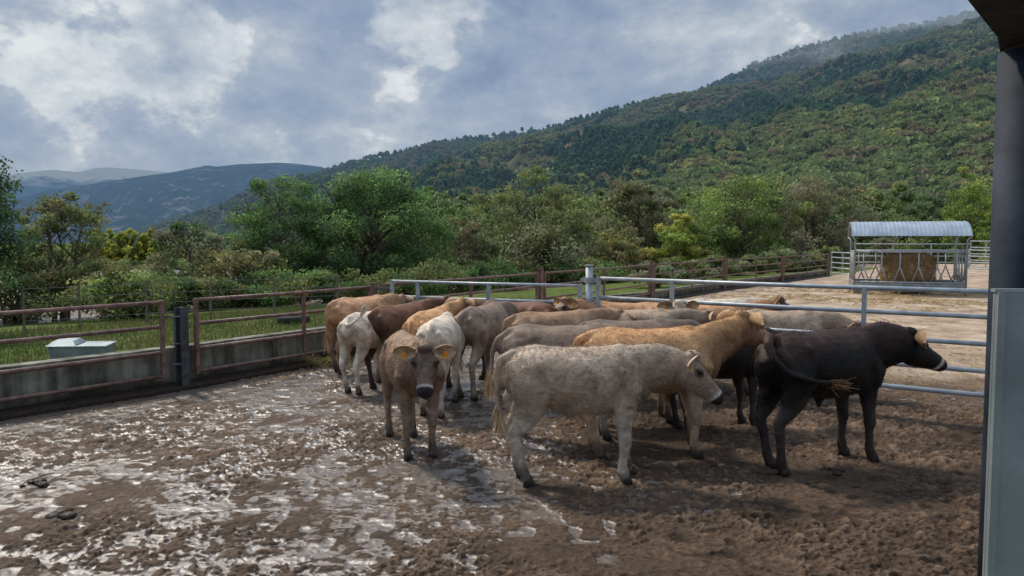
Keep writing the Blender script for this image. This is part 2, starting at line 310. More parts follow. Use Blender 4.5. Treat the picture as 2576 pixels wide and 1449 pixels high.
# ------------------------------------------------------------------ trees
def make_tree(name, label, base, H, W, trunk_h, pal, nclump, nleaf, leaf, seed, group=None, cat='tree', bare=0.0, stems=1, trunk_r=None, spread=.17):
    rs = np.random.default_rng(seed); root = empty(name, base, 0, label, cat, group); tb = MB(); tr = trunk_r or H * .022
    tips = []; ch = H - trunk_h; cz = trunk_h + ch * .5
    for s_ in range(stems):
        lean = rs.normal(0, W * .10 * (stems > 1) + W * .03, 2); b0 = rs.normal(0, W * .05 * (stems > 1), 2)
        tp = [Vector((b0[0] + lean[0] * k ** 1.3, b0[1] + lean[1] * k ** 1.3, H * .86 * k - .25 * (k == 0))) for k in np.linspace(0, 1, 7)]
        for p in tp[1:]: p.x += rs.normal(0, W * .012); p.y += rs.normal(0, W * .012)
        tb.tube(tp, [tr * (1 - .85 * k) for k in np.linspace(0, 1, 7)], 7); tips.append(tp)
    Cs = []
    for i in range(nclump):
        u = rs.normal(size=3); u /= np.linalg.norm(u); u *= rs.uniform(.35, 1.0) ** .6
        wob = 1 + .22 * math.sin(3 * math.atan2(u[1], u[0]) + seed) + rs.normal(0, .10)
        zf = u[2]; prof = 1 - .25 * max(zf, 0)
        tg = Vector((u[0] * W * .5 * wob * prof, u[1] * W * .5 * wob * prof, cz + zf * ch * .5 * (1 + rs.normal(0, .07))))
        tp = tips[rs.integers(len(tips))]; kz = max(.12, min(.9, (tg.z - (.25 + .25 * rs.random()) * math.hypot(tg.x, tg.y) - .1 * H) / (H * .86))); fi = kz * 6; i0 = min(int(fi), 5); st = tp[i0].lerp(tp[i0 + 1], fi - i0)
        mid = st.lerp(tg, .5) + Vector((rs.normal(0, .03), rs.normal(0, .03), .06)) * W * .6
        pts = [st, st.lerp(mid, .55) + Vector((0, 0, .01 * H)), mid, mid.lerp(tg, .6), tg]; rr0 = tr * (1 - .8 * kz) * .45
        tb.tube(pts, [rr0, rr0 * .8, rr0 * .55, rr0 * .35, rr0 * .12], 5)
        for _ in range(2 + int(5 * bare)):
            q = pts[rs.integers(2, 5)]; e = q + Vector(rs.normal(0, 1, 3)) * W * .07; tb.tube([q, q.lerp(e, .5) + Vector((0, 0, .01 * W)), e], [rr0 * .3, rr0 * .2, rr0 * .06], 4)
        Cs.append(np.array(tg))
    tb.build('trunk', M['bark'], root, True)
    Cs = np.array(Cs); idx = rs.integers(0, nclump, nleaf); rad = W * spread * rs.uniform(.55, 1.3, nclump)
    g = rs.normal(size=(nleaf, 3)); g /= np.linalg.norm(g, axis=1)[:, None]; g *= rs.random((nleaf, 1)) ** .45; d = g * rad[idx][:, None]; d[:, 2] *= .7
    Cc = Cs[idx] + d; pal = np.array(pal); cl = pal[rs.integers(0, len(pal), nclump)]; br = rs.uniform(.7, 1.25, nclump)
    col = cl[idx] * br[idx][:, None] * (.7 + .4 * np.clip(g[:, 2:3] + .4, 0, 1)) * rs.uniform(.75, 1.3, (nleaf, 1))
    if bare > 0: k = rs.random(nleaf) > bare * .5; Cc = Cc[k]; col = col[k]
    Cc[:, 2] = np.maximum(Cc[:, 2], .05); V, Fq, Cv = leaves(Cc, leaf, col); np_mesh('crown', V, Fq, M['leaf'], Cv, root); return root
G1 = [(.042, .075, .028), (.058, .094, .032), (.072, .110, .038), (.036, .060, .026)]
OL = [(.07, .082, .032), (.088, .088, .037), (.058, .07, .029), (.09, .082, .038)]
YG = [(.10, .13, .032), (.135, .145, .035), (.08, .11, .03), (.155, .15, .04)]
BR = [(.11, .095, .062), (.095, .087, .053), (.08, .08, .045), (.125, .105, .063)]
GY = [(.085, .10, .055), (.07, .08, .045), (.10, .10, .06)]
def T(name, label, X, Ytop, wpx, D, pal, nc, nl, seed, th=.12, leafk=1., **k):
    top = at(X, Ytop, D); zb = float(meadow_z(top.x, D)); H = top.z - zb; W = wpx / F * D
    return make_tree(name, label, (top.x, D, zb), H, W, H * th, pal, nc, nl, .0023 * D * leafk, seed, **k)
T('tree', 'dark leafy branch tree cut off by the left edge of the photo', -85, 385, 300, 17, [(.03, .05, .025), (.045, .07, .03)], 60, 8000, 1, .4, 1.1)
T('tree', 'sparse olive and brown tree at far left behind the fence', 150, 490, 300, 24, OL, 80, 10500, 2, .12, 1.0, bare=.5, stems=4, spread=.11)
T('bush', 'olive green bush to the right of the metal trough', 320, 685, 240, 22, OL[:3] + [(.08, .11, .035)], 50, 9500, 3, .02, 1.0, cat='bush', stems=4)
T('bush', 'dark green bush at the left edge behind the fence', 20, 630, 270, 23, G1[:1] + OL[:3], 50, 8500, 4, .02, 1.0, cat='bush', stems=4)
T('tree', 'thin grey brown tree left of the big green trees', 500, 550, 250, 32, BR[1:3] + GY + G1[:1], 80, 10000, 5, .06, .9, bare=.5, stems=5, spread=.12)
T('bush', 'tangled brown bush at the foot of the thin grey brown tree', 590, 620, 230, 30, BR[1:3] + OL, 50, 9000, 6, .02, .9, cat='bush', stems=4)
T('tree', 'big green tree, the left one of the leafy pair', 705, 445, 280, 36, G1, 150, 20000, 7, .02, .85, stems=3, spread=.12)
T('tree', 'big rounded bright green tree, the right one of the leafy pair', 945, 420, 385, 38, G1[1:] + [(.072, .122, .045)], 200, 31000, 8, .02, .85, stems=3, spread=.105)
T('tree', 'brown thin tree just right of the big green pair', 1165, 525, 160, 43, BR + GY, 60, 6000, 9, .1, .85, bare=.55, stems=3, spread=.12)
T('tree', 'tall loose yellow green tree in the middle of the tree row', 1350, 422, 320, 48, [(.085, .105, .042), (.10, .115, .04), (.075, .09, .045)], 160, 19000, 10, .06, .75, bare=.4, stems=4, spread=.09)
T('bush', 'low brown and olive thicket under the loose yellow green tree', 1330, 575, 330, 44, BR[1:3] + OL + GY, 70, 11000, 11, .02, .9, cat='bush', stems=5)
T('tree', 'small golden leaved tree left of the bright yellow green one', 1545, 568, 170, 50, [(.135, .125, .045), (.12, .105, .05), (.095, .10, .045)], 60, 6500, 12, .05, .8, bare=.4, stems=3, spread=.12)
T('tree', 'bright yellow green tree behind the far fence', 1705, 542, 150, 58, YG, 60, 8500, 13, .05, .75, stems=3, spread=.13)
T('tree', 'broad green tree with a yellowish top left of the grey tree', 1870, 440, 290, 66, [(.085, .115, .038), (.11, .135, .04), (.065, .09, .034)], 150, 17000, 14, .06, .7, stems=3, spread=.11)
T('tree', 'broad grey green half bare tree behind the far fence', 2040, 436, 270, 68, GY + BR[:2], 120, 14000, 15, .06, .7, bare=.4, stems=4, spread=.11)
T('tree', 'yellow green tree rising behind the hay feeder at right', 2445, 425, 140, 90, YG[:3], 70, 8000, 16, .05, .65)
T('tree', 'golden green tree next to the steel post at right', 2530, 465, 110, 80, YG, 60, 7000, 17, .05, .65)
T('tree', 'pale leafless tree between the far fence and the feeder', 2010, 560, 90, 52, [(.12, .11, .08)], 50, 700, 18, .05, .6, bare=.9, stems=4, spread=.12)
for i in range(9):
    X = 1640 + i * 55; D = 33 + i * 3.0
    T('bramble_bush', 'grey green bramble bush behind the far brown fence', X, 662 - i * 4 + random.uniform(-8, 6), 95, D, GY + OL[:2], 24, 2600, 30 + i, .01, .9, cat='bush', stems=3, group='bramble bushes along the far fence')
for i, (X, D, yt) in enumerate(((430, 27, 690), (1090, 33, 660), (1230, 36, 655), (840, 29, 680), (960, 31, 690), (700, 29, 690), (1480, 42, 660), (230, 30, 670), (560, 28, 700))):
    T('undergrowth_bush', 'low dark green undergrowth bush behind the fence', X, yt, 200, D, OL[:3] + G1[:2] + G1[3:], 34, 6000, 50 + i, .01, .9, cat='bush', stems=3, group='undergrowth bushes between the trees')
def copy_tree(r0, loc, rz, sc, label=None, group=None):
    c = r0.copy(); COL.objects.link(c); c.location = loc; c.rotation_euler = (0, 0, rz); c.scale = sc
    if label: c['label'] = label
    if group: c['group'] = group
    for ch in r0.children:
        d = ch.copy(); COL.objects.link(d); d.parent = c
    return c
protos = []
for i, pl in enumerate(([(.058, .08, .032), (.07, .09, .036)], [(.085, .105, .038), (.078, .098, .038)], [(.085, .08, .048), (.075, .08, .042)], [(.045, .064, .032), (.055, .074, .034)])):
    X, D = ((1180, 110), (1430, 120), (1600, 100), (2230, 125))[i]; top = at(X, 500, D); zb = float(meadow_z(top.x, D))
    protos.append(make_tree('valley_tree', 'round leafy tree in the wood at the foot of the hill', (top.x, D, zb), 13, 10, 1.2, pl, 70, 4200, .28, 80 + i, group='trees of the wood at the foot of the hill', spread=.13))
for D, y0, y1, n in ((105, 555, 605, 15), (140, 520, 555, 16), (185, 485, 520, 17), (240, 450, 490, 17)):
    for j in range(n):
        X = 960 + (1620) * (j + .5) / n + random.uniform(-25, 25); d = D * random.uniform(.92, 1.1); yt = random.uniform(y0, y1); top = at(X, yt, d); zb = float(meadow_z(top.x, d)) - .5
        s = max(.5, (top.z - zb) / 13); copy_tree(protos[random.choice((0, 0, 1, 1, 2, 3))], (top.x, d, zb), random.uniform(0, 6), (max(.65, s * .9), max(.65, s * .9), s))
for j in range(14):
    X = 40 + j * 46; d = random.uniform(110, 160); top = at(X, random.uniform(636, 660), d); zb = float(meadow_z(top.x, d)) - 1; s = max(.4, (top.z - zb) / 13); copy_tree(protos[(0, 1, 3, 2)[j % 4]], (top.x, d, zb), j, (.9, .9, s))
pop = None
for j in range(19):
    X = 225 + j * 14 + random.uniform(-4, 4); d = random.uniform(165, 185); top = at(X, random.uniform(572, 600), d); zb = float(meadow_z(top.x, d)) - 1
    if pop is None:
        pop = make_tree('poplar_tree', 'slender yellow poplar in the distant row at left', (top.x, d, zb), 11, 3.6, .8, [(.155, .15, .03), (.14, .14, .03), (.105, .125, .03)], 40, 2400, .30, 99, group='row of yellow poplars in the valley')
    else:
        s = (top.z - zb) / 11; copy_tree(pop, (top.x, d, zb), j, (1, 1, s))
# ------------------------------------------------------------------ wall and fences
def off_line(pts, d):
    out = []
    for i, p in enumerate(pts):
        a = Vector(pts[max(i - 1, 0)]); b = Vector(pts[min(i + 1, len(pts) - 1)]); t = (b - a).normalized(); out.append((p[0] - t.y * d, p[1] + t.x * d))
    return out
wp = [(x, y) for x, y in zip(FX[1:], FY[1:]) if y < 50]; n_ = len(wp)
wt = lambda y: .56 - .22 * float(sm(16, 24, y))
mb = MB()
for p, q in zip(off_line(wp, .09), wp): mb.v += [Vector((p[0], p[1], -.3)), Vector((p[0], p[1], wt(q[1])))]
nb = len(mb.v)
for p, q in zip(off_line(wp, .29), wp): mb.v += [Vector((p[0], p[1], -.3)), Vector((p[0], p[1], wt(q[1])))]
for i in range(n_ - 1):
    a = 2 * i; mb.f += [(a, a + 2, a + 3, a + 1), (nb + a, nb + a + 1, nb + a + 3, nb + a + 2), (a + 1, a + 3, nb + a + 3, nb + a + 1)]
tag(mb.build('concrete_wall', M['concrete']), 'low stained grey concrete wall running behind the brown rail fence', 'wall')
mb = MB()
for p in off_line(wp, -.12): mb.v += [Vector((p[0], p[1], -.2)), Vector((p[0], p[1], .04))]
nb = len(mb.v)
for p in off_line(wp, .085): mb.v += [Vector((p[0], p[1], -.2)), Vector((p[0], p[1], .09))]
for i in range(n_ - 1):
    a = 2 * i; mb.f += [(a, a + 2, a + 3, a + 1), (a + 1, a + 3, nb + a + 3, nb + a + 1)]
tag(mb.build('kerb', M['dung']), kind='structure')
def railing(name, label, cat, A, B, rails, ups, mt, r=.022, group=None):
    A = Vector((A[0], A[1], 0)); B = Vector((B[0], B[1], 0)); root = empty(name, A, 0, label, cat, group); D = B - A
    for za, zb in rails:
        m_ = MB(); m_.tube([Vector((0, 0, za)), D * .5 + Vector((0, 0, (za + zb) / 2 - .006)), D + Vector((0, 0, zb))], r, 10); m_.build('rail', mt, root, True)
    for f in ups:
        zt = rails[0][0] * (1 - f) + rails[0][1] * f; zb = rails[-1][0] * (1 - f) + rails[-1][1] * f
        end = f in (0, 1); m_ = MB(); p = D * f; ang = math.atan2(D.y, D.x)
        m_.box(p + Vector((0, 0, (zt + zb) / 2)), (.05 if end else .045, .052, zt - zb + (.05 if end else .01)), ang); up = m_.build('upright', mt, root)
        if end:
            for z in (zt - .12, zb + .12): m_ = MB(); m_.tube([p + Vector((0, 0, z - .03)), p + Vector((0, 0, z + .03))], .036, 8); m_.build('hinge', mt, up)
    return root
def lerp2(a, b, t): return (a[0] + (b[0] - a[0]) * t, a[1] + (b[1] - a[1]) * t)
post = (-4.4, 10.2); corner = (-2.45, 13.22)
RZ = [(1.18, 1.18), (.86, .86), (.52, .52), (.21, .21)]
pL = (-7.4, 6.3); a1 = lerp2(post, pL, .055)
railing('rail_fence', 'brown rail fence length at far left in front of the trough', 'fence', pL, a1, RZ, (0, .56, 1), M['rust'], .026)
railing('rail_fence', 'brown rail fence length between the dark post and the cattle', 'fence', lerp2(post, corner, .06), corner, RZ, (0, .56, 1), M['rust'], .026)
t = empty('steel_post', (post[0], post[1], 0), R(52), 'dark steel beam post between the two near brown fence lengths', 'post'); m_ = MB(); m_.box((0, -.0, .53), (.015, .12, 1.14)); web = m_.build('web', M['post_dark'], t)
for s in (-1, 1): m_ = MB(); m_.box((0, s * .0645, .53), (.11, .012, 1.14)); m_.build('flange', M['post_dark'], t)
m_ = MB(); m_.tube([(-.13, -.05, 1.30), (-.13, -.05, .25)], .009, 6); m_.tube([(-.13, -.05, 1.30), (-.10, -.05, 1.33), (-.07, -.05, 1.30)], .008, 6); rod = m_.build('latch_rod', M['post_dark'], t)
for z in (.35, .62, .98): m_ = MB(); m_.tube([(-.18, -.06, z), (.0, -.06, z)], .013, 6); m_.build('hinge', M['post_dark'], rod)
t = empty('corner_post', (corner[0] + .05, corner[1] + .12, 0), R(52), 'brown steel corner post where the grey gate is latched', 'post'); m_ = MB(); m_.box((0, 0, .6), (.09, .09, 1.3)); m_.build('column', M['rust'], t)
m_ = MB(); m_.tube([(0, -.05, 1.15), (.3, -.25, 1.14)], .012, 6); m_.tube([(.02, -.05, 1.05), (.12, -.12, .95), (.24, -.2, 1.05)], .008, 6); m_.build('chain', M['post_dark'], t)
far = [(-2.35, 13.4), (.67, 18.1), (4.4, 24.2), (8.3, 30), (12.5, 35.5), (17.3, 42)]
names = ['behind the grey gate', 'second past the corner', 'third past the corner', 'fourth past the corner', 'farthest one before the feeder']
for i in range(5):
    A, B = far[i], far[i + 1]; railing('rail_fence', 'brown rail length of the far fence, ' + names[i], 'fence', lerp2(A, B, .03), lerp2(A, B, .97), [(1.2, 1.2), (.9, .9), (.6, .6), (.3, .3)], (0, .5, 1), M['rust'], .026)
    t = empty('fence_post', (B[0], B[1], 0), R(55), 'rusty steel post at the end of the far fence length %s' % names[i], 'post'); m_ = MB(); m_.box((0, 0, .6), (.10, .10, 1.36)); cl_ = m_.build('column', M['rust'], t); m_ = MB(); m_.box((0, 0, 1.3), (.12, .12, .03)); m_.build('cap', M['rusty'], cl_)
railing('metal_gate', 'galvanised grey gate with its left end latched at the fence corner', 'gate', (GA.x, GA.y), (GB.x - .1, GB.y + .07), [(1.28, 1.335), (1.02, 1.09), (.78, .85), (.55, .6), (.3, .34)], (0, .16, .56, 1), M['galv'], .024)
railing('metal_gate', 'long galvanised grey gate running behind the black bull to the right', 'gate', (GB.x + .14, GB.y - .1), (GC.x, GC.y), [(1.45, 1.45), (1.18, 1.18), (.89, .89), (.6, .6), (.34, .34)], (0, .2, .625, 1), M['galv'], .027)
t = empty('gate_post', (GB.x + .02, GB.y, 0), R(-36), 'round galvanised post between the two grey gates', 'post'); m_ = MB(); m_.tube([(0, 0, -.1), (0, 0, 1.62)], .052, 14); cl_ = m_.build('column', M['galv'], t, True)
m_ = MB(); m_.tube([(0, 0, 1.62), (0, 0, 1.64)], .062, 14); m_.build('cap', M['galv'], cl_)
for z in (1.42, 1.12, .5): m_ = MB(); m_.tube([(0, 0, z - .04), (0, 0, z + .04)], .066, 14); m_.box((.09, 0, z), (.1, .02, .05)); m_.box((-.09, 0, z), (.1, .02, .05)); m_.build('clamp', M['galv'], t)
def pxgate(label, X0, D0, X1, D1, zt, n, ups):
    A = ((X0 - 1288) / F * D0, D0); B = ((X1 - 1288) / F * D1, D1); railing('pen_gate', label, 'gate', A, B, [(zt * (1 - .19 * i),) * 2 for i in range(n)], ups, M['galv'], .03)
pxgate('grey pen gate left of the hay feeder', 2092, 39, 2150, 36, 1.35, 5, (0, .5, 1))
pxgate('grey pen gate partly hidden behind the hay feeder', 2150, 42, 2440, 42, 1.75, 4, (0, .33, .66, 1))
pxgate('tall grey pen gate between the feeder and the steel post', 2440, 44, 2560, 40, 1.9, 5, (0, .35, .7, 1))
pxgate('nearer grey pen gate right of the hay feeder', 2436, 36, 2570, 33, 1.5, 4, (0, .5, 1))
# ------------------------------------------------------------------ hay feeder
fc = at(2275, 740, 28.6); ft = empty('hay_feeder', (fc.x, fc.y, 0), R(-20), 'galvanised cattle feeder with a curved corrugated roof on the sandy yard', 'hay feeder')
LX, LY = 1.8, 1.05
def arc(j, n, rad=1.0):
    an = math.pi * (.12 + .76 * j / n); return -1.3 * math.cos(an), 2.66 - .85 * (1 - math.sin(an))
m_ = MB(); n1_, n2_ = 110, 14
for i in range(n1_ + 1):
    x = -1.93 + 3.86 * i / n1_; wv = .008 * math.cos(i * math.pi * .5)
    for j in range(n2_ + 1): y, z = arc(j, n2_); m_.v.append(Vector((x, y, z + wv)))
for i in range(n1_):
    for j in range(n2_): a = i * (n2_ + 1) + j; m_.f.append((a, a + n2_ + 1, a + n2_ + 2, a + 1))
roof = m_.build('roof', M['corr'], ft, True)
for x in (-1.9, 0, 1.9): m_ = MB(); m_.tube([(x, arc(j, 10)[0], arc(j, 10)[1] - .05) for j in range(11)], .03, 6); m_.build('roof_hoop', M['galv'], roof, True)
for sx_ in (-1, 1):
    for sy_ in (-1, 1):
        m_ = MB(); m_.tube([(sx_ * LX, sy_ * LY, 0), (sx_ * LX, sy_ * LY, 1.98), (sx_ * 1.9, sy_ * 1.18, 2.10)], .035, 8); m_.build('corner_leg', M['galv'], ft, True)
m_ = MB()
for sy_ in (-1, 1): m_.box((0, sy_ * LY, .27), (2 * LX, .02, .30))
for sx_ in (-1, 1): m_.box((sx_ * LX, 0, .27), (.02, 2 * LY - .03, .30))
m_.build('tray_panel', M['galv_dull'], ft)
for zz_ in (.45, 1.55):
    m_ = MB()
    for s in (-1, 1): m_.tube([(-LX, s * LY, zz_), (LX, s * LY, zz_)], .03, 8); m_.tube([(s * LX, -LY, zz_), (s * LX, LY, zz_)], .03, 8)
    m_.build('ring_rail', M['galv'], ft, True)
for s in (-1, 1):
    for i in range(6):
        x = -LX + .3 + i * .60; m_ = MB(); m_.tube([(x - .20, s * LY, .46), (x, s * LY, 1.0), (x, s * LY, 1.55)], .024, 6); m_.tube([(x + .20, s * LY, .46), (x, s * LY, 1.0)], .024, 6); m_.build('feeding_bar', M['galv'], ft, True)
    for i in range(4):
        y = -LY + .28 + i * .5; m_ = MB(); m_.tube([(s * LX, y - .18, .46), (s * LX, y, 1.0), (s * LX, y, 1.55)], .024, 6); m_.tube([(s * LX, y + .18, .46), (s * LX, y, 1.0)], .024, 6); m_.build('feeding_bar', M['galv'], ft, True)
bc = (fc.x + .1, fc.y, 0); m_ = MB(); prof = [(.0, .2), (.60, .2), (.80, .32), (.90, .6), (.90, 1.0), (.80, 1.35), (.55, 1.48), (0, 1.52)]; seg = 40
for (r_, z_) in prof:
    for j in range(seg):
        an = 2 * math.pi * j / seg; q = r_ * (1 + random.uniform(-.04, .04)); m_.v.append(Vector((q * math.cos(an), q * math.sin(an), z_ + random.uniform(-.03, .03))))
for i in range(len(prof) - 1):
    for j in range(seg): a = i * seg + j; b = i * seg + (j + 1) % seg; m_.f.append((a, b, b + seg, a + seg))
bt = empty('hay_bale', bc, 0, 'round golden brown hay bale inside the roofed feeder', 'hay bale'); m_.build('bale_core', M['hay'], bt, True)
def blades(C, d, w, cols, name, label, cat, parent=None, kind='stuff', mt='strand'):
    n = len(C); side = np.cross(d, rng.normal(size=(n, 3))); side /= np.linalg.norm(side, axis=1)[:, None] + 1e-9; side *= np.asarray(w).reshape(-1, 1)
    V = np.stack([C - d / 2 - side, C - d / 2 + side, C + d / 2 + side * .4, C + d / 2 - side * .4], 1).reshape(-1, 3)
    o = np_mesh(name, V, np.arange(4 * n).reshape(-1, 4), M[mt], np.repeat(cols, 4, 0), parent)
    if parent is None: tag(o, label, cat, kind=kind)
    return o
n = 1800; an = rng.uniform(0, 6.28, n); z = rng.uniform(.25, 1.4, n); Cc = np.stack([.9 * np.cos(an), .9 * np.sin(an), z], 1); d = rng.normal(0, .09, (n, 3)); d[:, 2] -= .05
blades(Cc, d, .012, np.array((.40, .28, .13)) * rng.uniform(.5, 1.4, (n, 1)), 'loose_hay', None, None, bt)['kind'] = 'stuff'
n = 6000; xs = rng.normal(fc.x - 1, 5.5, n); ys = rng.normal(25.5, 3.6, n); k_ = (xs > fx(ys) + .3) & (ys > 14) & (fbm(xs * .6, ys * .6, 3, 4) > .46); xs = xs[k_]; ys = ys[k_]; n = len(xs); an = rng.uniform(0, 6.28, n); ln = rng.uniform(.08, .28, n)
h, _, _ = mud_fields(xs, ys); blades(np.stack([xs, ys, h + .03], 1), np.stack([np.cos(an) * ln, np.sin(an) * ln, rng.normal(0, .03, n)], 1), .014, np.array((.46, .34, .17)) * rng.uniform(.6, 1.3, (n, 1)), 'yard_straw', 'loose golden straw strewn over the sandy yard around the feeder', 'straw')
n = 2200; xs = rng.uniform(2.5, 9, n); ys = rng.uniform(8.5, 15, n); gl = np.interp(xs, [GA.x, GB.x, GC.x, 12], [GA.y, GB.y, GC.y, 3.5]); k_ = ys > gl + .2; xs = xs[k_]; ys = ys[k_]; n = len(xs); an = rng.uniform(0, 6.28, n); ln = rng.uniform(.04, .14, n); h, _, _ = mud_fields(xs, ys)
blades(np.stack([xs, ys, h + .012], 1), np.stack([np.cos(an) * ln, np.sin(an) * ln, rng.normal(0, .01, n)], 1), .005, np.array((.42, .30, .15)) * rng.uniform(.5, 1.3, (n, 1)), 'mud_straw', 'thin straw bits trodden into the mud behind the long gate', 'straw')
pc = gnd(825, 925); n = 260; xs = rng.normal(pc.x, .22, n); ys = rng.normal(pc.y + .1, .12, n); an = rng.uniform(0, 6.28, n); ln = rng.uniform(.08, .2, n)
blades(np.stack([xs, ys, rng.uniform(.03, .16, n)], 1), np.stack([np.cos(an) * ln, np.sin(an) * ln, rng.normal(.02, .06, n)], 1), .005, np.array((.45, .36, .15)) * rng.uniform(.5, 1.3, (n, 1)), 'straw_heap', 'small heap of straw at the foot of the wall by the cattle', 'straw')
n = 50000; ys = rng.uniform(9, 26, n); xs = fx(ys) - .38 - rng.random(n) ** 1.3 * 12; z = meadow_z(xs, ys); hgt = rng.uniform(.04, .12, n) * (1 + 1.6 * (rng.random(n) > .97))
d = np.stack([rng.normal(0, .035, n), rng.normal(0, .035, n), hgt], 1); pt_ = sm(.42, .6, fbm(xs * .8, ys * .8, 3, 2))[:, None]; cg = (np.array((.085, .12, .04)) * (1 - pt_) + np.array((.14, .135, .06)) * pt_) * rng.uniform(.55, 1.35, (n, 1))
blades(np.stack([xs, ys, z + hgt / 2], 1), d, .007, cg, 'meadow_grass', 'short green grass growing beyond the concrete wall', 'grass')
# ------------------------------------------------------------------ trough, tyre, wire fence, dung
tp = at(208, 905, 12.2); tr = empty('water_trough', (tp.x, 12.2, .05), R(12), 'pale zinc metal box trough on the grass behind the left fence', 'trough'); tr.scale = (.92, .92, .98)
m_ = MB(); m_.v = [Vector(p) for p in ((-.40, -.25, -.06), (.40, -.25, -.06), (.40, .25, -.06), (-.40, .25, -.06), (-.45, -.28, .30), (.45, -.28, .28), (.45, .28, .28), (-.45, .28, .30))]; m_.f = [(0, 3, 2, 1), (0, 1, 5, 4), (1, 2, 6, 5), (2, 3, 7, 6), (3, 0, 4, 7), (4, 5, 6, 7)]; m_.build('box', M['trough'], tr)
m_ = MB(); m_.v = [Vector(p) for p in ((-.46, -.29, .302), (-.02, -.29, .302), (-.02, .29, .302), (-.46, .29, .302), (-.40, -.2, .36), (-.08, -.2, .36), (-.08, .2, .37), (-.40, .2, .37))]; m_.f = [(0, 3, 2, 1), (0, 1, 5, 4), (1, 2, 6, 5), (2, 3, 7, 6), (3, 0, 4, 7), (4, 5, 6, 7)]; m_.build('lid', M['trough'], tr)
m_ = MB(); m_.tube([(-.47, -.3, .295), (.47, -.3, .275), (.47, .3, .275), (-.47, .3, .295), (-.47, -.3, .295)], .014, 6); m_.build('rim', M['galv'], tr)
tp = at(738, 826, 18.5); zt = float(meadow_z(tp.x, 18.5)); t = empty('tyre', (tp.x, 18.5, zt + .09), 0, 'old black tyre lying on the grass under the green trees', 'tyre')
m_ = MB(); m_.tube([(.3 * math.cos(a), .3 * math.sin(a), 0) for a in np.linspace(0, 2 * math.pi, 28)], .1, 10, False); m_.build('tread', M['rubber'], t, True)
for a in (0, 1):
    m_ = MB(); m_.tube([(.24 * math.cos(q), .24 * math.sin(q), .06 * (1 if a else -1)) for q in np.linspace(0, 2 * math.pi, 28)], .03, 6, False); m_.build('bead', M['rubber'], t, True)
wf = empty('wire_fence', (0, 0, 0), 0, 'thin wire fence on slim wooden stakes beyond the concrete wall', 'fence'); wps = []
for X_ in (60, 200, 370, 530, 690, 850):
    D = 17.5 + X_ * .0045; p = at(X_, 800, D); zb = float(meadow_z(p.x, D)); wps.append(Vector((p.x, D, zb))); m_ = MB(); m_.tube([(p.x, D, zb - .1), (p.x + random.uniform(-.03, .03), D, zb + 1.05)], [.035, .028], 6); m_.build('stake', M['wood'], wf)
for z in (.25, .5, .75, 1.0): m_ = MB(); m_.tube([p + Vector((0, 0, z)) for p in wps], .005, 4); m_.build('wire', M['wire'], wf)
for i, (X_, Y_, s, lab) in enumerate(((98, 1215, .10, 'dark wet dung pile at far left on the mud'), (170, 1290, .11, 'flat dung pat in the left foreground mud'), (2095, 1185, .10, 'dark dung pile in the shade below the black bull'))):
    p = gnd(X_, Y_); m_ = MB()
    for kk in range(9):
        q = Vector((random.uniform(-1, 1) * s * .9, random.uniform(-1, 1) * s * .8, random.uniform(.0, .012))); rr_ = s * random.uniform(.2, .5)
        m_.tube([q + Vector((0, 0, z * rr_)) for z in (-.3, 0, .2, .36, .42)], [rr_, rr_ * .95, rr_ * .75, rr_ * .4, .005], 10)
    me = m_.build('dung_pile', M['dung'], None, True); me.location = p; tag(me, lab, 'dung')
    for v in me.data.vertices: v.co += Vector((random.uniform(-1, 1), random.uniform(-1, 1), random.uniform(-.6, .6))) * .008
# ------------------------------------------------------------------ barn at right
D = 3.0; e0 = at(2506, 733, D); bt_ = empty('open_barn', (e0.x, D, 0), 0, 'corner of an open steel barn with its roof edge and round post at right', 'barn')
ztop = e0.z
m_ = MB(); m_.box((.30, .012, ztop / 2 - .1), (.6, .012, ztop + .2)); m_.box((.016, .0, ztop / 2 - .1), (.03, .03, ztop + .198)); gp = m_.build('guard_panel', M['galv_dull'], bt_)
m_ = MB(); m_.box((.30, .012, ztop + .004), (.61, .03, .012)); m_.build('guard_rim', M['galv'], gp)
ztp = at(2508, 130, D + .13).z; cxp = .172
m_ = MB(); m_.tube([(cxp, .13, .0), (cxp, .13, ztp)], .105, 28); ps = m_.build('post', M['dark_steel'], bt_, True)
m_ = MB(); m_.tube([(cxp + .01, .13, ztp), (cxp + .01, .13, ztp + .4)], .09, 20); m_.build('post_head', M['rusty'], ps, True)
zr = at(2512, 98, D).z; q0 = Vector((-.045, -.02)); qd = Vector((-.42, -.5)).normalized()
poly = [(q0.x, q0.y), (q0.x + qd.x * 2.2, q0.y + qd.y * 2.2), (3, q0.y + qd.y * 2.2), (3, .30), (.17, .30)]
m_ = MB(); m_.prism(poly, zr, zr + .22); rb_ = m_.build('roof_beam', M['roofdark'], bt_)
m_ = MB(); m_.prism([(a + .01, b) for a, b in poly], zr + .222, zr + .27); m_.build('roof_sheet', M['dark_steel'], bt_)
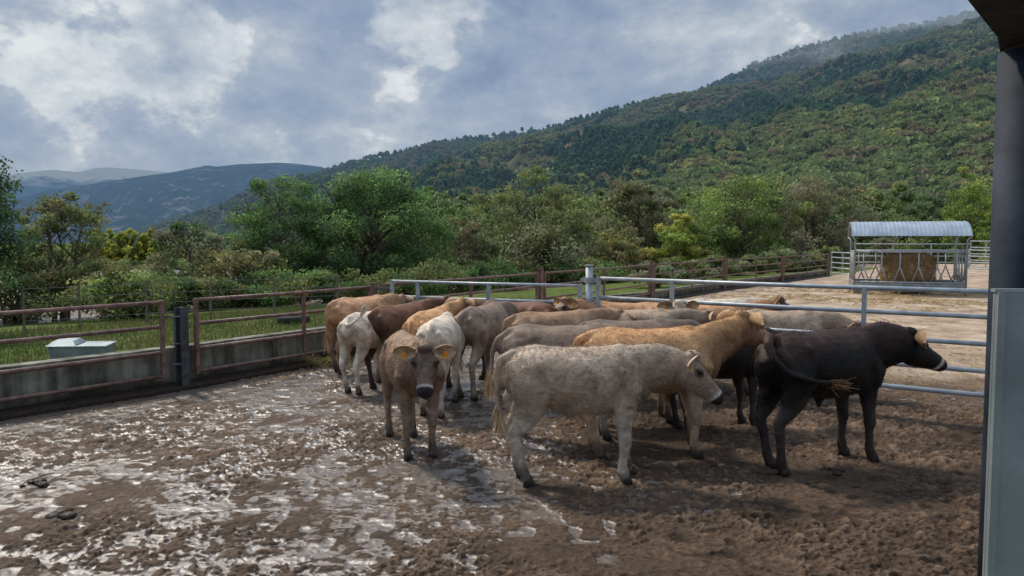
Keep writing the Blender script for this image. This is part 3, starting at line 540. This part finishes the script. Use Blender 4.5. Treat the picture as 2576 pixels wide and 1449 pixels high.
# ------------------------------------------------------------------ cattle
def sphere(mb, c, r, n=12):
    c = Vector(c); r = Vector(r); b0 = len(mb.v); K = 8
    for i in range(1, K):
        ph = math.pi * i / K
        for j in range(n): a = 2 * math.pi * j / n; mb.v.append(c + Vector((r.x * math.sin(ph) * math.cos(a), r.y * math.sin(ph) * math.sin(a), r.z * math.cos(ph))))
    for i in range(K - 2):
        for j in range(n): j2 = (j + 1) % n; mb.f.append((b0 + i * n + j, b0 + (i + 1) * n + j, b0 + (i + 1) * n + j2, b0 + i * n + j2))
    mb.f.append(tuple(b0 + j for j in range(n))); mb.f.append(tuple(b0 + (K - 2) * n + j for j in range(n))[::-1])
TAILS = {
 'down': [(-.58, 0, 1.05), (-.66, 0, 1.02), (-.695, 0, .90), (-.69, .01, .74), (-.68, .02, .56)],
 'swish': [(-.54, 0, 1.06), (-.62, -.02, 1.09), (-.68, -.08, 1.05), (-.685, -.15, .94), (-.60, -.235, .83), (-.40, -.27, .77), (-.18, -.29, .735)],
 'up': [(-.58, 0, 1.04), (-.67, -.03, 1.00), (-.74, -.10, .98), (-.75, -.19, 1.02), (-.68, -.26, 1.10), (-.62, -.27, 1.17)],
 'side': [(-.58, 0, 1.04), (-.68, 0, .98), (-.73, -.02, .86), (-.74, -.06, .72), (-.76, -.1, .62)]}
def calf(label, X, Y, heading, sc, pal, neck=(12, 0), hp=-48, hy=0, tail='down', legs=(0, 0, 0, 0), vox=.016, tags=True, fat=1.0, bull=False, hair=0, nlen=.48, nfat=1.0, ring=1.0):
    p = gnd(X, Y); root = empty('calf', (p.x, p.y, .0), R(heading), label, 'calf'); root.scale = (sc, sc, sc)
    mb = MB(); Sd = (0, 1, 0)
    st = [(-.635, .955, .05, .07), (-.61, .935, .11, .13), (-.55, .918, .155, .182), (-.45, .900, .185, .218), (-.34, .885, .195, .232), (-.20, .855, .225, .258), (-.02, .838, .245, .280), (.14, .836, .24, .283), (.29, .848, .205, .273), (.42, .860, .162, .255), (.52, .864, .128, .205), (.58, .86, .08, .13)]
    mb.tube([(x, 0, z) for x, z, a, b in st], [a * fat for x, z, a, b in st], 24, True, Sd, [b * (1 + .5 * (fat - 1)) for x, z, a, b in st])
    mb.tube([(-.58, 0, 1.06), (-.38, 0, 1.09), (-.1, 0, 1.068), (.15, 0, 1.078), (.32, 0, 1.095), (.45, 0, 1.06)], [.04, .05, .042, .042, .05, .04], 10)
    for s in (-1, 1):
        mb.tube([(-.37, s * .10, 1.04), (-.35, s * .16, 1.005), (-.38, s * .16, .88)], [.042, .044, .045], 10)
        mb.tube([(-.59, s * .07, 1.0), (-.55, s * .115, .92), (-.47, s * .145, .82)], [.05, .075, .09], 10)
        mb.tube([(.30, s * .07, 1.05), (.31, s * .135, .93), (.40, s * .16, .78), (.37, s * .155, .66)], [.045, .072, .09, .072], 10)
    ny = R(neck[1]); npch = R(neck[0]); b0 = Vector((.42, 0, .94)); nd = Vector((math.cos(npch) * math.cos(ny), math.cos(npch) * math.sin(ny), math.sin(npch)))
    H0 = b0 + nd * nlen; mid = b0.lerp(H0, .5) * .7 + (b0 + Vector((.25, 0, .04))) * .3
    hyaw = ny + R(hy); hpi = R(hp); f_ = Vector((math.cos(hpi) * math.cos(hyaw), math.cos(hpi) * math.sin(hyaw), math.sin(hpi))); l_ = Vector((-math.sin(hyaw), math.cos(hyaw), 0)); u_ = f_.cross(l_)
    if u_.z < 0: u_ = -u_
    hc = H0 + f_ * .05 - u_ * .07
    mb.tube([(.20, 0, .90), (.40, 0, .905), mid - Vector((0, 0, .01)), mid.lerp(hc, .6), hc], [.155, .135, .105 * nfat, .09 * nfat, .08 * nfat], 16, True, l_.lerp(Vector(Sd), .5), [.21, .225, .175 * nfat, .145 * nfat, .115 * nfat])
    hs = [(-.055, .05, .06), (-.03, .08, .085), (.02, .10, .108), (.08, .114, .124), (.135, .110, .124), (.19, .090, .110), (.25, .075, .094), (.31, .072, .078), (.36, .077, .070), (.395, .074, .060), (.42, .052, .040)]
    mb.tube([H0 + f_ * s + u_ * (.05 - h) for s, w, h in hs], [w for s, w, h in hs], 18, True, l_, [h for s, w, h in hs])
    for s in (-1, 1):
        sphere(mb, H0 + f_ * .105 + l_ * s * .088 + u_ * .012, (.034, .034, .034)); sphere(mb, H0 + f_ * .40 + l_ * s * .034 + u_ * -.018, (.028, .028, .028))
    sphere(mb, H0 + f_ * -.02 + u_ * .035, (.07, .07, .045))
    feet = []; lk = 1.13
    for i, (s, fr) in enumerate(((1, 1), (-1, 1), (1, 0), (-1, 0))):
        dx = legs[i]
        if fr:
            pts = [(.33, .10, .92, .08, .13), (.37, .135, .78, .08, .12), (.345, .14, .66, .064, .096), (.345, .137, .55, .052, .070), (.352, .133, .45, .042, .052), (.363, .13, .375, .043, .045), (.366, .13, .335, .043, .047), (.358, .13, .28, .031, .033), (.355, .13, .17, .027, .031), (.358, .13, .105, .036, .041), (.38, .13, .05, .034, .040), (.385, .13, .02, .035, .041)]
            top = .72
        else:
            pts = [(-.42, .10, .96, .09, .15), (-.43, .14, .84, .098, .175), (-.41, .147, .73, .090, .16), (-.44, .142, .61, .070, .122), (-.51, .135, .50, .046, .074), (-.57, .13, .42, .037, .053), (-.56, .13, .36, .035, .045), (-.535, .13, .28, .030, .035), (-.515, .13, .17, .028, .033), (-.505, .13, .11, .036, .041), (-.48, .13, .05, .035, .040), (-.475, .13, .02, .036, .041)]
            top = .75
        P_ = []
        for x, y, z, a, b in pts:
            k = max(0, (top - z) / top); P_.append((x + dx * k, s * (y - .015 * k), z))
        mb.tube(P_, [q[3] * (lk if q[2] < .6 else 1) for q in pts], 12, True, Sd, [q[4] * (lk if q[2] < .6 else 1) for q in pts]); feet.append(P_[-1])
    tl = [Vector(q) for q in TAILS[tail]]; tw = 1.25 if tail == 'swish' else 1; mb.tube(tl, [q * tw for q in [.042, .036, .03, .026, .022, .02, .018][:len(tl)]], 8)
    if bull: mb.tube([(-.02, 0, .60), (-.06, 0, .54), (-.05, 0, .48)], [.05, .035, .02], 8); sphere(mb, (-.40, 0, .66), (.05, .045, .08))
    tmp = mb.build('tmp', M['fur']); m = tmp.modifiers.new('r', 'REMESH'); m.mode = 'VOXEL'; m.voxel_size = vox; m = tmp.modifiers.new('s', 'SMOOTH'); m.factor = .5; m.iterations = 7 if vox < .0145 else (6 if vox < .019 else 5)
    dg = bpy.context.evaluated_depsgraph_get(); me = bpy.data.meshes.new_from_object(tmp.evaluated_get(dg)); bpy.data.objects.remove(tmp)
    nv = len(me.vertices); V = np.empty(nv * 3, np.float32); me.vertices.foreach_get('co', V); V = V.reshape(-1, 3).astype(float)
    Nn = np.empty(nv * 3, np.float32); me.vertices.foreach_get('normal', Nn); Nn = Nn.reshape(-1, 3).astype(float)
    back, side, belly, leg = [np.array(c) for c in pal[:4]]; face = np.array(pal[4])
    x, y, z = V.T; nz = fbm(x * 5 + X, z * 5 + y * 3, 3) - .5; nz2 = fbm(x * 11 + X, z * 11 + y * 7, 3, 4) - .5
    rib = .0012 * np.sin(x * 75 + z * 6) * sm(-.25, -.05, x) * sm(.32, .15, x) * sm(.62, .72, z) * sm(1.06, .98, z); V = V + Nn * (rib * (not bull) + .010 * nz * (z > .3))[:, None]
    c = side[None] * np.ones((nv, 1)); w = sm(.90, 1.07, z + nz * .2)[:, None]; c = c * (1 - w) + back * w
    w = sm(.72, .60, z + nz * .15)[:, None]; c = c * (1 - w) + belly * w
    w = sm(.60, .44, z + nz * .15)[:, None]; c = c * (1 - w) + leg * w
    dk = (sm(.30, .50, x) * sm(.6, .75, z))[:, None]; c = c * (1 - .22 * dk)
    c = c * (1 + .5 * nz2[:, None])
    mudm = sm(.10, .22, nz2) * sm(.95, .5, z); c = c * (1 - .35 * mudm[:, None]) + np.array((.08, .05, .034)) * .35 * mudm[:, None]
    w = (sm(.22, .07, z + nz * .25) * .8)[:, None]; c = c * (1 - w) + np.array((.055, .038, .026)) * w
    rel = V - np.array(H0); hsx = rel @ np.array(f_); hl = rel @ np.array(l_); hu = rel @ np.array(u_); inh = (hsx > -.12) & (np.abs(hl) < .15) & (hu > -.26) & (hu < .12) & (x > .2)
    w = (sm(-.1, .05, hsx) * inh)[:, None]; c = c * (1 - w) + face * (1 + .5 * nz2[:, None]) * w
    w = (sm(.325, .348, hsx) * sm(.47, .36, hsx) * inh)[:, None] * .9 * ring; c = c * (1 - w) + np.array((.52, .45, .37)) * w
    w = (sm(.352, .366, hsx) * sm(-.095, -.07, hu) * inh)[:, None]; c = c * (1 - w) + np.array((.02, .017, .017)) * w
    dn = np.minimum(np.hypot(hsx - .12, hu - .0), 9); w = (sm(.055, .03, dn) * inh * (np.abs(hl) > .07))[:, None]; c = c * (1 - w) + face * .45 * w
    c = np.clip(c, .004, .9)
    if hair:
        ok = np.where((z > .1) & ~(inh & (hsx > .3)))[0]; pk = ok[rng.integers(0, len(ok), hair)]; nr = Nn[pk]
        dirv = np.array((-.8, 0, -.5))[None] + rng.normal(0, .22, (hair, 3)); dirv -= nr * (dirv * nr).sum(1)[:, None]; dirv /= np.linalg.norm(dirv, axis=1)[:, None] + 1e-6; dirv = dirv * .97 + nr * .22
        ln = rng.uniform(.012, .026, hair)[:, None]; Pp = V[pk] + rng.normal(0, .006, (hair, 3)); clump = (.85 + .6 * (vn(Pp[:, 0] * 22, Pp[:, 2] * 22 + Pp[:, 1] * 17, 2) - .4))[:, None]
        blades(Pp + dirv * ln * .45, dirv * ln, .0016, c[pk] * clump * rng.uniform(.75, 1.25, (hair, 1)), 'coat_hair', None, None, root, mt='hair')['kind'] = 'stuff'
    EV = []; EF = []; EC = []; earpts = []; ew = (u_ * .75 - f_ * .65).normalized(); earc = np.array(pal[5])
    for s in (-1, 1):
        out = (l_ * s * .95 + ew * .02 - (f_ + u_).normalized() * .22).normalized(); wv = (ew - out * ew.dot(out)).normalized(); nn_ = out.cross(wv) * s
        if nn_.dot(f_ + u_) < 0: nn_ = -nn_
        ob = H0 + l_ * s * .08 + f_ * .01 + u_ * .005; K = 9; J = 7; b_ = nv + len(EV)
        for sideq in (0, 1):
            for i in range(K):
                u = i / (K - 1); hw = .074 * (math.sin(math.pi * min(1, u * .9 + .1)) ** .6)
                for j in range(J):
                    v = -1 + 2 * j / (J - 1); cup = .045 * (v * v) * math.sin(math.pi * (u * .8 + .15)); EV.append(ob + out * (u * .205) + wv * (v * hw - .015 * u * u) + nn_ * (cup - (.008 if sideq else 0)))
                    EC.append(earc * (.5 if u < .45 and abs(v) < .5 else .85) * (1.25 if abs(v) > .7 else 1) if not sideq else face * .4 + earc * .6)
        for sideq in (0, 1):
            for i in range(K - 1):
                for j in range(J - 1): a = b_ + sideq * K * J + i * J + j; EF.append((a, a + 1, a + J + 1, a + J))
        for i in range(K - 1):
            for j in (0, J - 1): a = b_ + i * J + j; EF.append((a, a + J, a + J + K * J, a + K * J))
        for j in range(J - 1): a = b_ + (K - 1) * J + j; EF.append((a, a + 1, a + 1 + K * J, a + K * J))
        earpts.append((ob + out * .10 - wv * .025 + nn_ * .02, out, wv, nn_))
    fq = np.empty(len(me.loops), np.int32); me.loops.foreach_get('vertex_index', fq); fq = fq.reshape(-1, 4)
    V2 = np.concatenate([V, np.array([tuple(v) for v in EV])]); F2 = np.concatenate([fq, np.array(EF, np.int32)]); C2 = np.concatenate([c, np.array(EC)])
    bpy.data.meshes.remove(me); np_mesh('body', V2, F2, M['fur'], C2, root, True)
    for s in (-1, 1): m_ = MB(); sphere(m_, H0 + f_ * .112 + l_ * s * .108 + u_ * .008, (.02, .02, .02)); m_.build('eye', M['eye'], root, True)
    for q in feet:
        m_ = MB()
        for s in (-1, 1): m_.tube([(q[0] + .012, q[1] + s * .018, -.015), (q[0] + .005, q[1] + s * .018, .05), (q[0] - .005, q[1] + s * .016, .075)], [.026, .022, .014], 10, True, (0, 1, 0), [.052, .041, .028])
        m_.build('hoof', M['hoof'], root, True)
    if tags:
        for (e, out, wv, nn_) in earpts[:2]:
            m_ = MB(); a1_ = out * .020; a2_ = wv * .028
            m_.v = [e - a1_ - a2_ * 1.3, e + a1_ - a2_ * 1.3, e + a1_ + a2_ * .4, e + a1_ * .4 + a2_, e - a1_ * .4 + a2_, e - a1_ + a2_ * .4]; m_.v += [v + nn_ * .006 for v in m_.v[:6]]
            m_.f = [tuple(range(6))[::-1], tuple(range(6, 12))] + [(i, (i + 1) % 6, 6 + (i + 1) % 6, 6 + i) for i in range(6)]; m_.build('ear_tag', M['tag'], root)
    n = 120; Cc = np.array(H0)[None] + np.array(u_)[None] * .055 + np.array(f_)[None] * rng.uniform(-.05, .05, n)[:, None] + np.array(l_)[None] * rng.normal(0, .04, n)[:, None]
    dd = (np.array(f_)[None] * .7 + np.array(u_)[None] * .5 + rng.normal(0, .35, (n, 3))) * .045; blades(Cc, dd, .003, face * 1.25 * rng.uniform(.7, 1.3, (n, 1)), 'poll_hair', None, None, root, mt='hair')['kind'] = 'stuff'
    n = 140; tdir = np.array((tl[-1] - tl[-2]).normalized()); tt = rng.random(n); ln = rng.uniform(.10, .24, n)[:, None] * (.55 if tail == 'up' else 1)
    if tail != 'up': tdir = tdir * .6 + np.array((0, 0, -.4)) * (tail != 'swish')
    dd = (tdir[None] + rng.normal(0, .14, (n, 3))) * ln; Cc = np.array(tl[-1])[None] - tdir[None] * .08 * tt[:, None] + rng.normal(0, .012, (n, 3)) + dd / 2
    blades(Cc, dd, .005, np.array(pal[6]) * rng.uniform(.6, 1.4, (n, 1)), 'tail_tuft', None, None, root, mt='hair')
    return root
def g_(p, k): return [tuple(min(.85, v * k) for v in c) for c in p]
#        back, side, belly, leg, face, ear, tuft
GREY = g_([(.42, .32, .23), (.325, .235, .162), (.37, .29, .21), (.46, .385, .305), (.23, .165, .12), (.45, .32, .2), (.46, .34, .19)], 1.15)
TAUPE = g_([(.25, .16, .10), (.195, .122, .078), (.20, .135, .095), (.20, .145, .105), (.105, .07, .052), (.52, .35, .21), (.2, .14, .1)], 1.22)
DGREY = g_([(.175, .125, .088), (.19, .14, .102), (.26, .20, .155), (.33, .27, .21), (.12, .085, .065), (.4, .26, .16), (.42, .29, .15)], 1.15)
ORANGE = g_([(.48, .26, .115), (.40, .23, .115), (.35, .24, .15), (.46, .35, .25), (.28, .155, .085), (.45, .27, .13), (.4, .25, .12)], 1.10)
BLACK = [(.040, .019, .012), (.011, .008, .007), (.009, .007, .007), (.045, .035, .032), (.010, .008, .007), (.48, .29, .15), (.17, .09, .04)]
CREAM = g_([(.52, .43, .33), (.44, .36, .275), (.46, .385, .30), (.52, .45, .37), (.36, .28, .21), (.45, .34, .23), (.46, .37, .27)], 1.15)
TAN = g_([(.40, .215, .11), (.28, .165, .092), (.25, .165, .11), (.25, .19, .14), (.20, .12, .075), (.45, .28, .15), (.4, .3, .2)], 1.15)
DBROWN = g_([(.14, .062, .034), (.065, .038, .025), (.048, .032, .025), (.055, .045, .038), (.05, .03, .022), (.4, .23, .1), (.1, .05, .03)], 1.15)
calf('pale grey calf standing side on in the foreground, facing right', 1460, 1208, 2, 1.0, GREY, (9, -8), -52, -4, 'down', (.06, -.03, -.02, .03), .012, hair=24000, nfat=1.05)
calf('black young bull in profile at right with tan ears', 2068, 1166, 24, 1.07, BLACK, (15, -22), -38, 4, 'swish', (-.02, .06, .02, -.06), .013, bull=True, fat=1.06, hair=10000, nlen=.41, nfat=1.18)
calf('orange tan calf behind the pale grey one, looking away right', 1640, 1145, 4, 1.06, ORANGE, (32, 10), -30, 16, 'down', (.03, -.02, 0, 0), .014, hair=14000, nlen=.46)
calf('dark grey calf hidden behind the rump of the foreground calf', 1424, 1100, 2, 1.02, DGREY, (5, 0), -50, 0, 'side', (0, 0, .03, -.03), .017)
calf('brown grey calf facing the camera with orange ear tags', 1035, 1128, -70, .97, TAUPE, (19, -8), -54, -6, 'down', (.02, -.02, .05, -.05), .013, hair=18000, nlen=.45, ring=.75)
calf('orange brown calf seen from behind at the left end of the herd', 915, 928, 52, 1.0, TAN[:1] + TAN[:1] + TAN[1:], (10, 10), -45, 0, 'down', (0, 0, .05, -.05), .018)
calf('pale calf seen from behind with its tail curled up', 935, 975, 68, .93, CREAM, (10, -10), -45, 0, 'up', (0, 0, .04, -.04), .018)
calf('dark brown calf behind the one facing the camera', 1010, 965, 60, .99, DBROWN, (22, -30), -40, -20, 'down', vox=.022)
calf('small tan orange calf between the dark brown and the cream one', 1085, 985, 75, .97, ORANGE[:1] + TAN[:1] + TAN[2:], (26, -20), -40, 0, 'down', vox=.022)
calf('cream calf seen from behind next to the one facing the camera', 1108, 1026, 84, .97, CREAM, (5, 12), -50, 0, 'down', (0, 0, .05, -.06), .018)
calf('grey brown calf seen from behind left of the dark grey one', 1218, 985, 66, 1.02, DGREY[:1] + g_([(.22, .165, .12), (.28, .22, .165), (.34, .28, .22)], 1.15) + DGREY[4:], (5, -10), -50, 0, 'down', (0, 0, .03, -.04), .018)
calf('dark brown calf with pale ears peering left past the grey rump', 1285, 955, 160, 1.0, DBROWN[:1] + DBROWN, (16, 14), -45, 20, 'down', vox=.02)
calf('brown calf in the middle of the herd, only its back showing', 1400, 1010, 20, 1.0, TAN[1:2] + TAUPE[1:], (12, 8), -40, 20, 'down', vox=.02)
calf('tan calf facing left in the back of the herd', 1570, 955, 172, .99, TAN, (22, 14), -36, 30, 'down', vox=.02)
calf('taupe calf standing behind the orange one, facing right', 1600, 994, -8, .99, GREY[1:2] + TAUPE[1:], (12, 10), -40, 0, 'down', vox=.022)
calf('dark grey brown calf directly behind the orange one', 1590, 1060, 6, 1.0, DGREY[:1] + DGREY[:1] + DGREY[2:], (2, 5), -50, 0, 'side', vox=.018)
calf('cream calf at the back turning its face to the camera', 1690, 962, -100, 1.0, CREAM[:4] + [(.50, .42, .32)] + CREAM[5:], (27, 6), -50, 10, 'down', vox=.018)
calf('cream calf farthest back beside the long gate', 1815, 930, 10, .98, CREAM, (5, 5), -50, 0, 'down', vox=.022)
calf('dark brown calf with an orange back in front of the cream one', 1790, 978, 5, 1.02, TAN[:1] + DBROWN[1:], (26, -18), -34, -10, 'down', vox=.018)
calf('nearly black calf in the shade between the orange calf and bull', 1810, 1075, 20, .93, BLACK, (5, 5), -50, 0, 'down', vox=.02)
calf('taupe calf with lowered head behind the black bull', 1970, 990, -4, .97, GREY[1:2] + GREY[1:2] + TAUPE[2:], (-2, -18), -44, -20, 'down', vox=.018)
# ------------------------------------------------------------------ sky and sun
EL, AZ = R(50), R(-40)
sd = Vector((math.sin(AZ) * math.cos(EL), math.cos(AZ) * math.cos(EL), math.sin(EL)))
sl = bpy.data.lights.new('sun', 'SUN'); sl.energy = 3.4; sl.angle = R(6); sl.color = (1, .91, .78); so = bpy.data.objects.new('sun', sl); COL.objects.link(so); so.rotation_euler = sd.to_track_quat('Z', 'Y').to_euler()
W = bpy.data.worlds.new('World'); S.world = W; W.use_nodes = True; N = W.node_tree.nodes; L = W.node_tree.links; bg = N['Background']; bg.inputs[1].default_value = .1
sk = N.new('ShaderNodeTexSky'); sk.sky_type = 'NISHITA'; sk.sun_disc = False; sk.sun_elevation = EL; sk.sun_rotation = AZ
tc = N.new('ShaderNodeTexCoord'); sx = N.new('ShaderNodeSeparateXYZ'); L.new(tc.outputs['Generated'], sx.inputs[0])
mpw = N.new('ShaderNodeMapping'); L.new(tc.outputs['Generated'], mpw.inputs[0]); mpw.inputs['Scale'].default_value = (1, 1, 1.6); mpw.inputs['Location'].default_value = (3.1, .4, 0)
nA = noise(N, L, mpw.outputs[0], 2.8, 5, .55, .1); nC = noise(N, L, mpw.outputs[0], 8.5, 8, .62, .1)
v = math_(N, L, 'ADD', math_(N, L, 'MULTIPLY', nA.outputs[0], .45), math_(N, L, 'MULTIPLY', nC.outputs[0], .55))
mp2 = N.new('ShaderNodeMapping'); L.new(tc.outputs['Generated'], mp2.inputs[0]); mp2.inputs['Scale'].default_value = (1, 1, 1.5); mp2.inputs['Location'].default_value = (7.3, 2.2, 1)
nB = noise(N, L, mp2.outputs[0], 6.0, 9, .60, .0); msk = nB.outputs[0]
for X_, Y_, rad, amt in ((330, 40, .22, .17), (470, 160, .10, .13), (60, 270, .12, .13), (1060, 10, .16, .19), (1560, 70, .09, .13), (2050, 30, .14, .10), (600, 330, .09, .10), (1000, 330, .10, .09), (760, 130, .12, -.12), (1450, 190, .25, -.05), (150, 400, .15, -.08)):
    d = ray(X_, Y_).normalized(); vm = N.new('ShaderNodeVectorMath'); vm.operation = 'DISTANCE'; L.new(tc.outputs['Generated'], vm.inputs[0]); vm.inputs[1].default_value = d
    msk = math_(N, L, 'ADD', msk, mrange(N, L, vm.outputs['Value'], rad, 0, 0, amt))
edge = math_(N, L, 'ADD', mrange(N, L, msk, .50, .70, 0, .6), mrange(N, L, msk, .575, .635, 0, .4)); inner = mrange(N, L, msk, .64, .80, 1.0, .6)
v = math_(N, L, 'ADD', v, math_(N, L, 'MULTIPLY', math_(N, L, 'MULTIPLY', edge, inner), .15))
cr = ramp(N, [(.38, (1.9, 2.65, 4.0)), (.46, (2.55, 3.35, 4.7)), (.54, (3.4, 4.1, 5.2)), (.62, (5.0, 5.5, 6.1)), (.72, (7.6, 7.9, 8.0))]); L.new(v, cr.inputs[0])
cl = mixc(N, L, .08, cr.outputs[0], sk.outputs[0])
kk = mrange(N, L, sx.outputs[2], .36, .75, 1.0, 2.3); vs = N.new('ShaderNodeVectorMath'); vs.operation = 'SCALE'; L.new(cl, vs.inputs[0]); L.new(kk, vs.inputs['Scale']); L.new(vs.outputs[0], bg.inputs[0])  # sky brightened overhead, above the view, added to lift the ambient light
S.view_settings.view_transform = 'Standard'; S.view_settings.look = 'None'; S.view_settings.exposure = 0
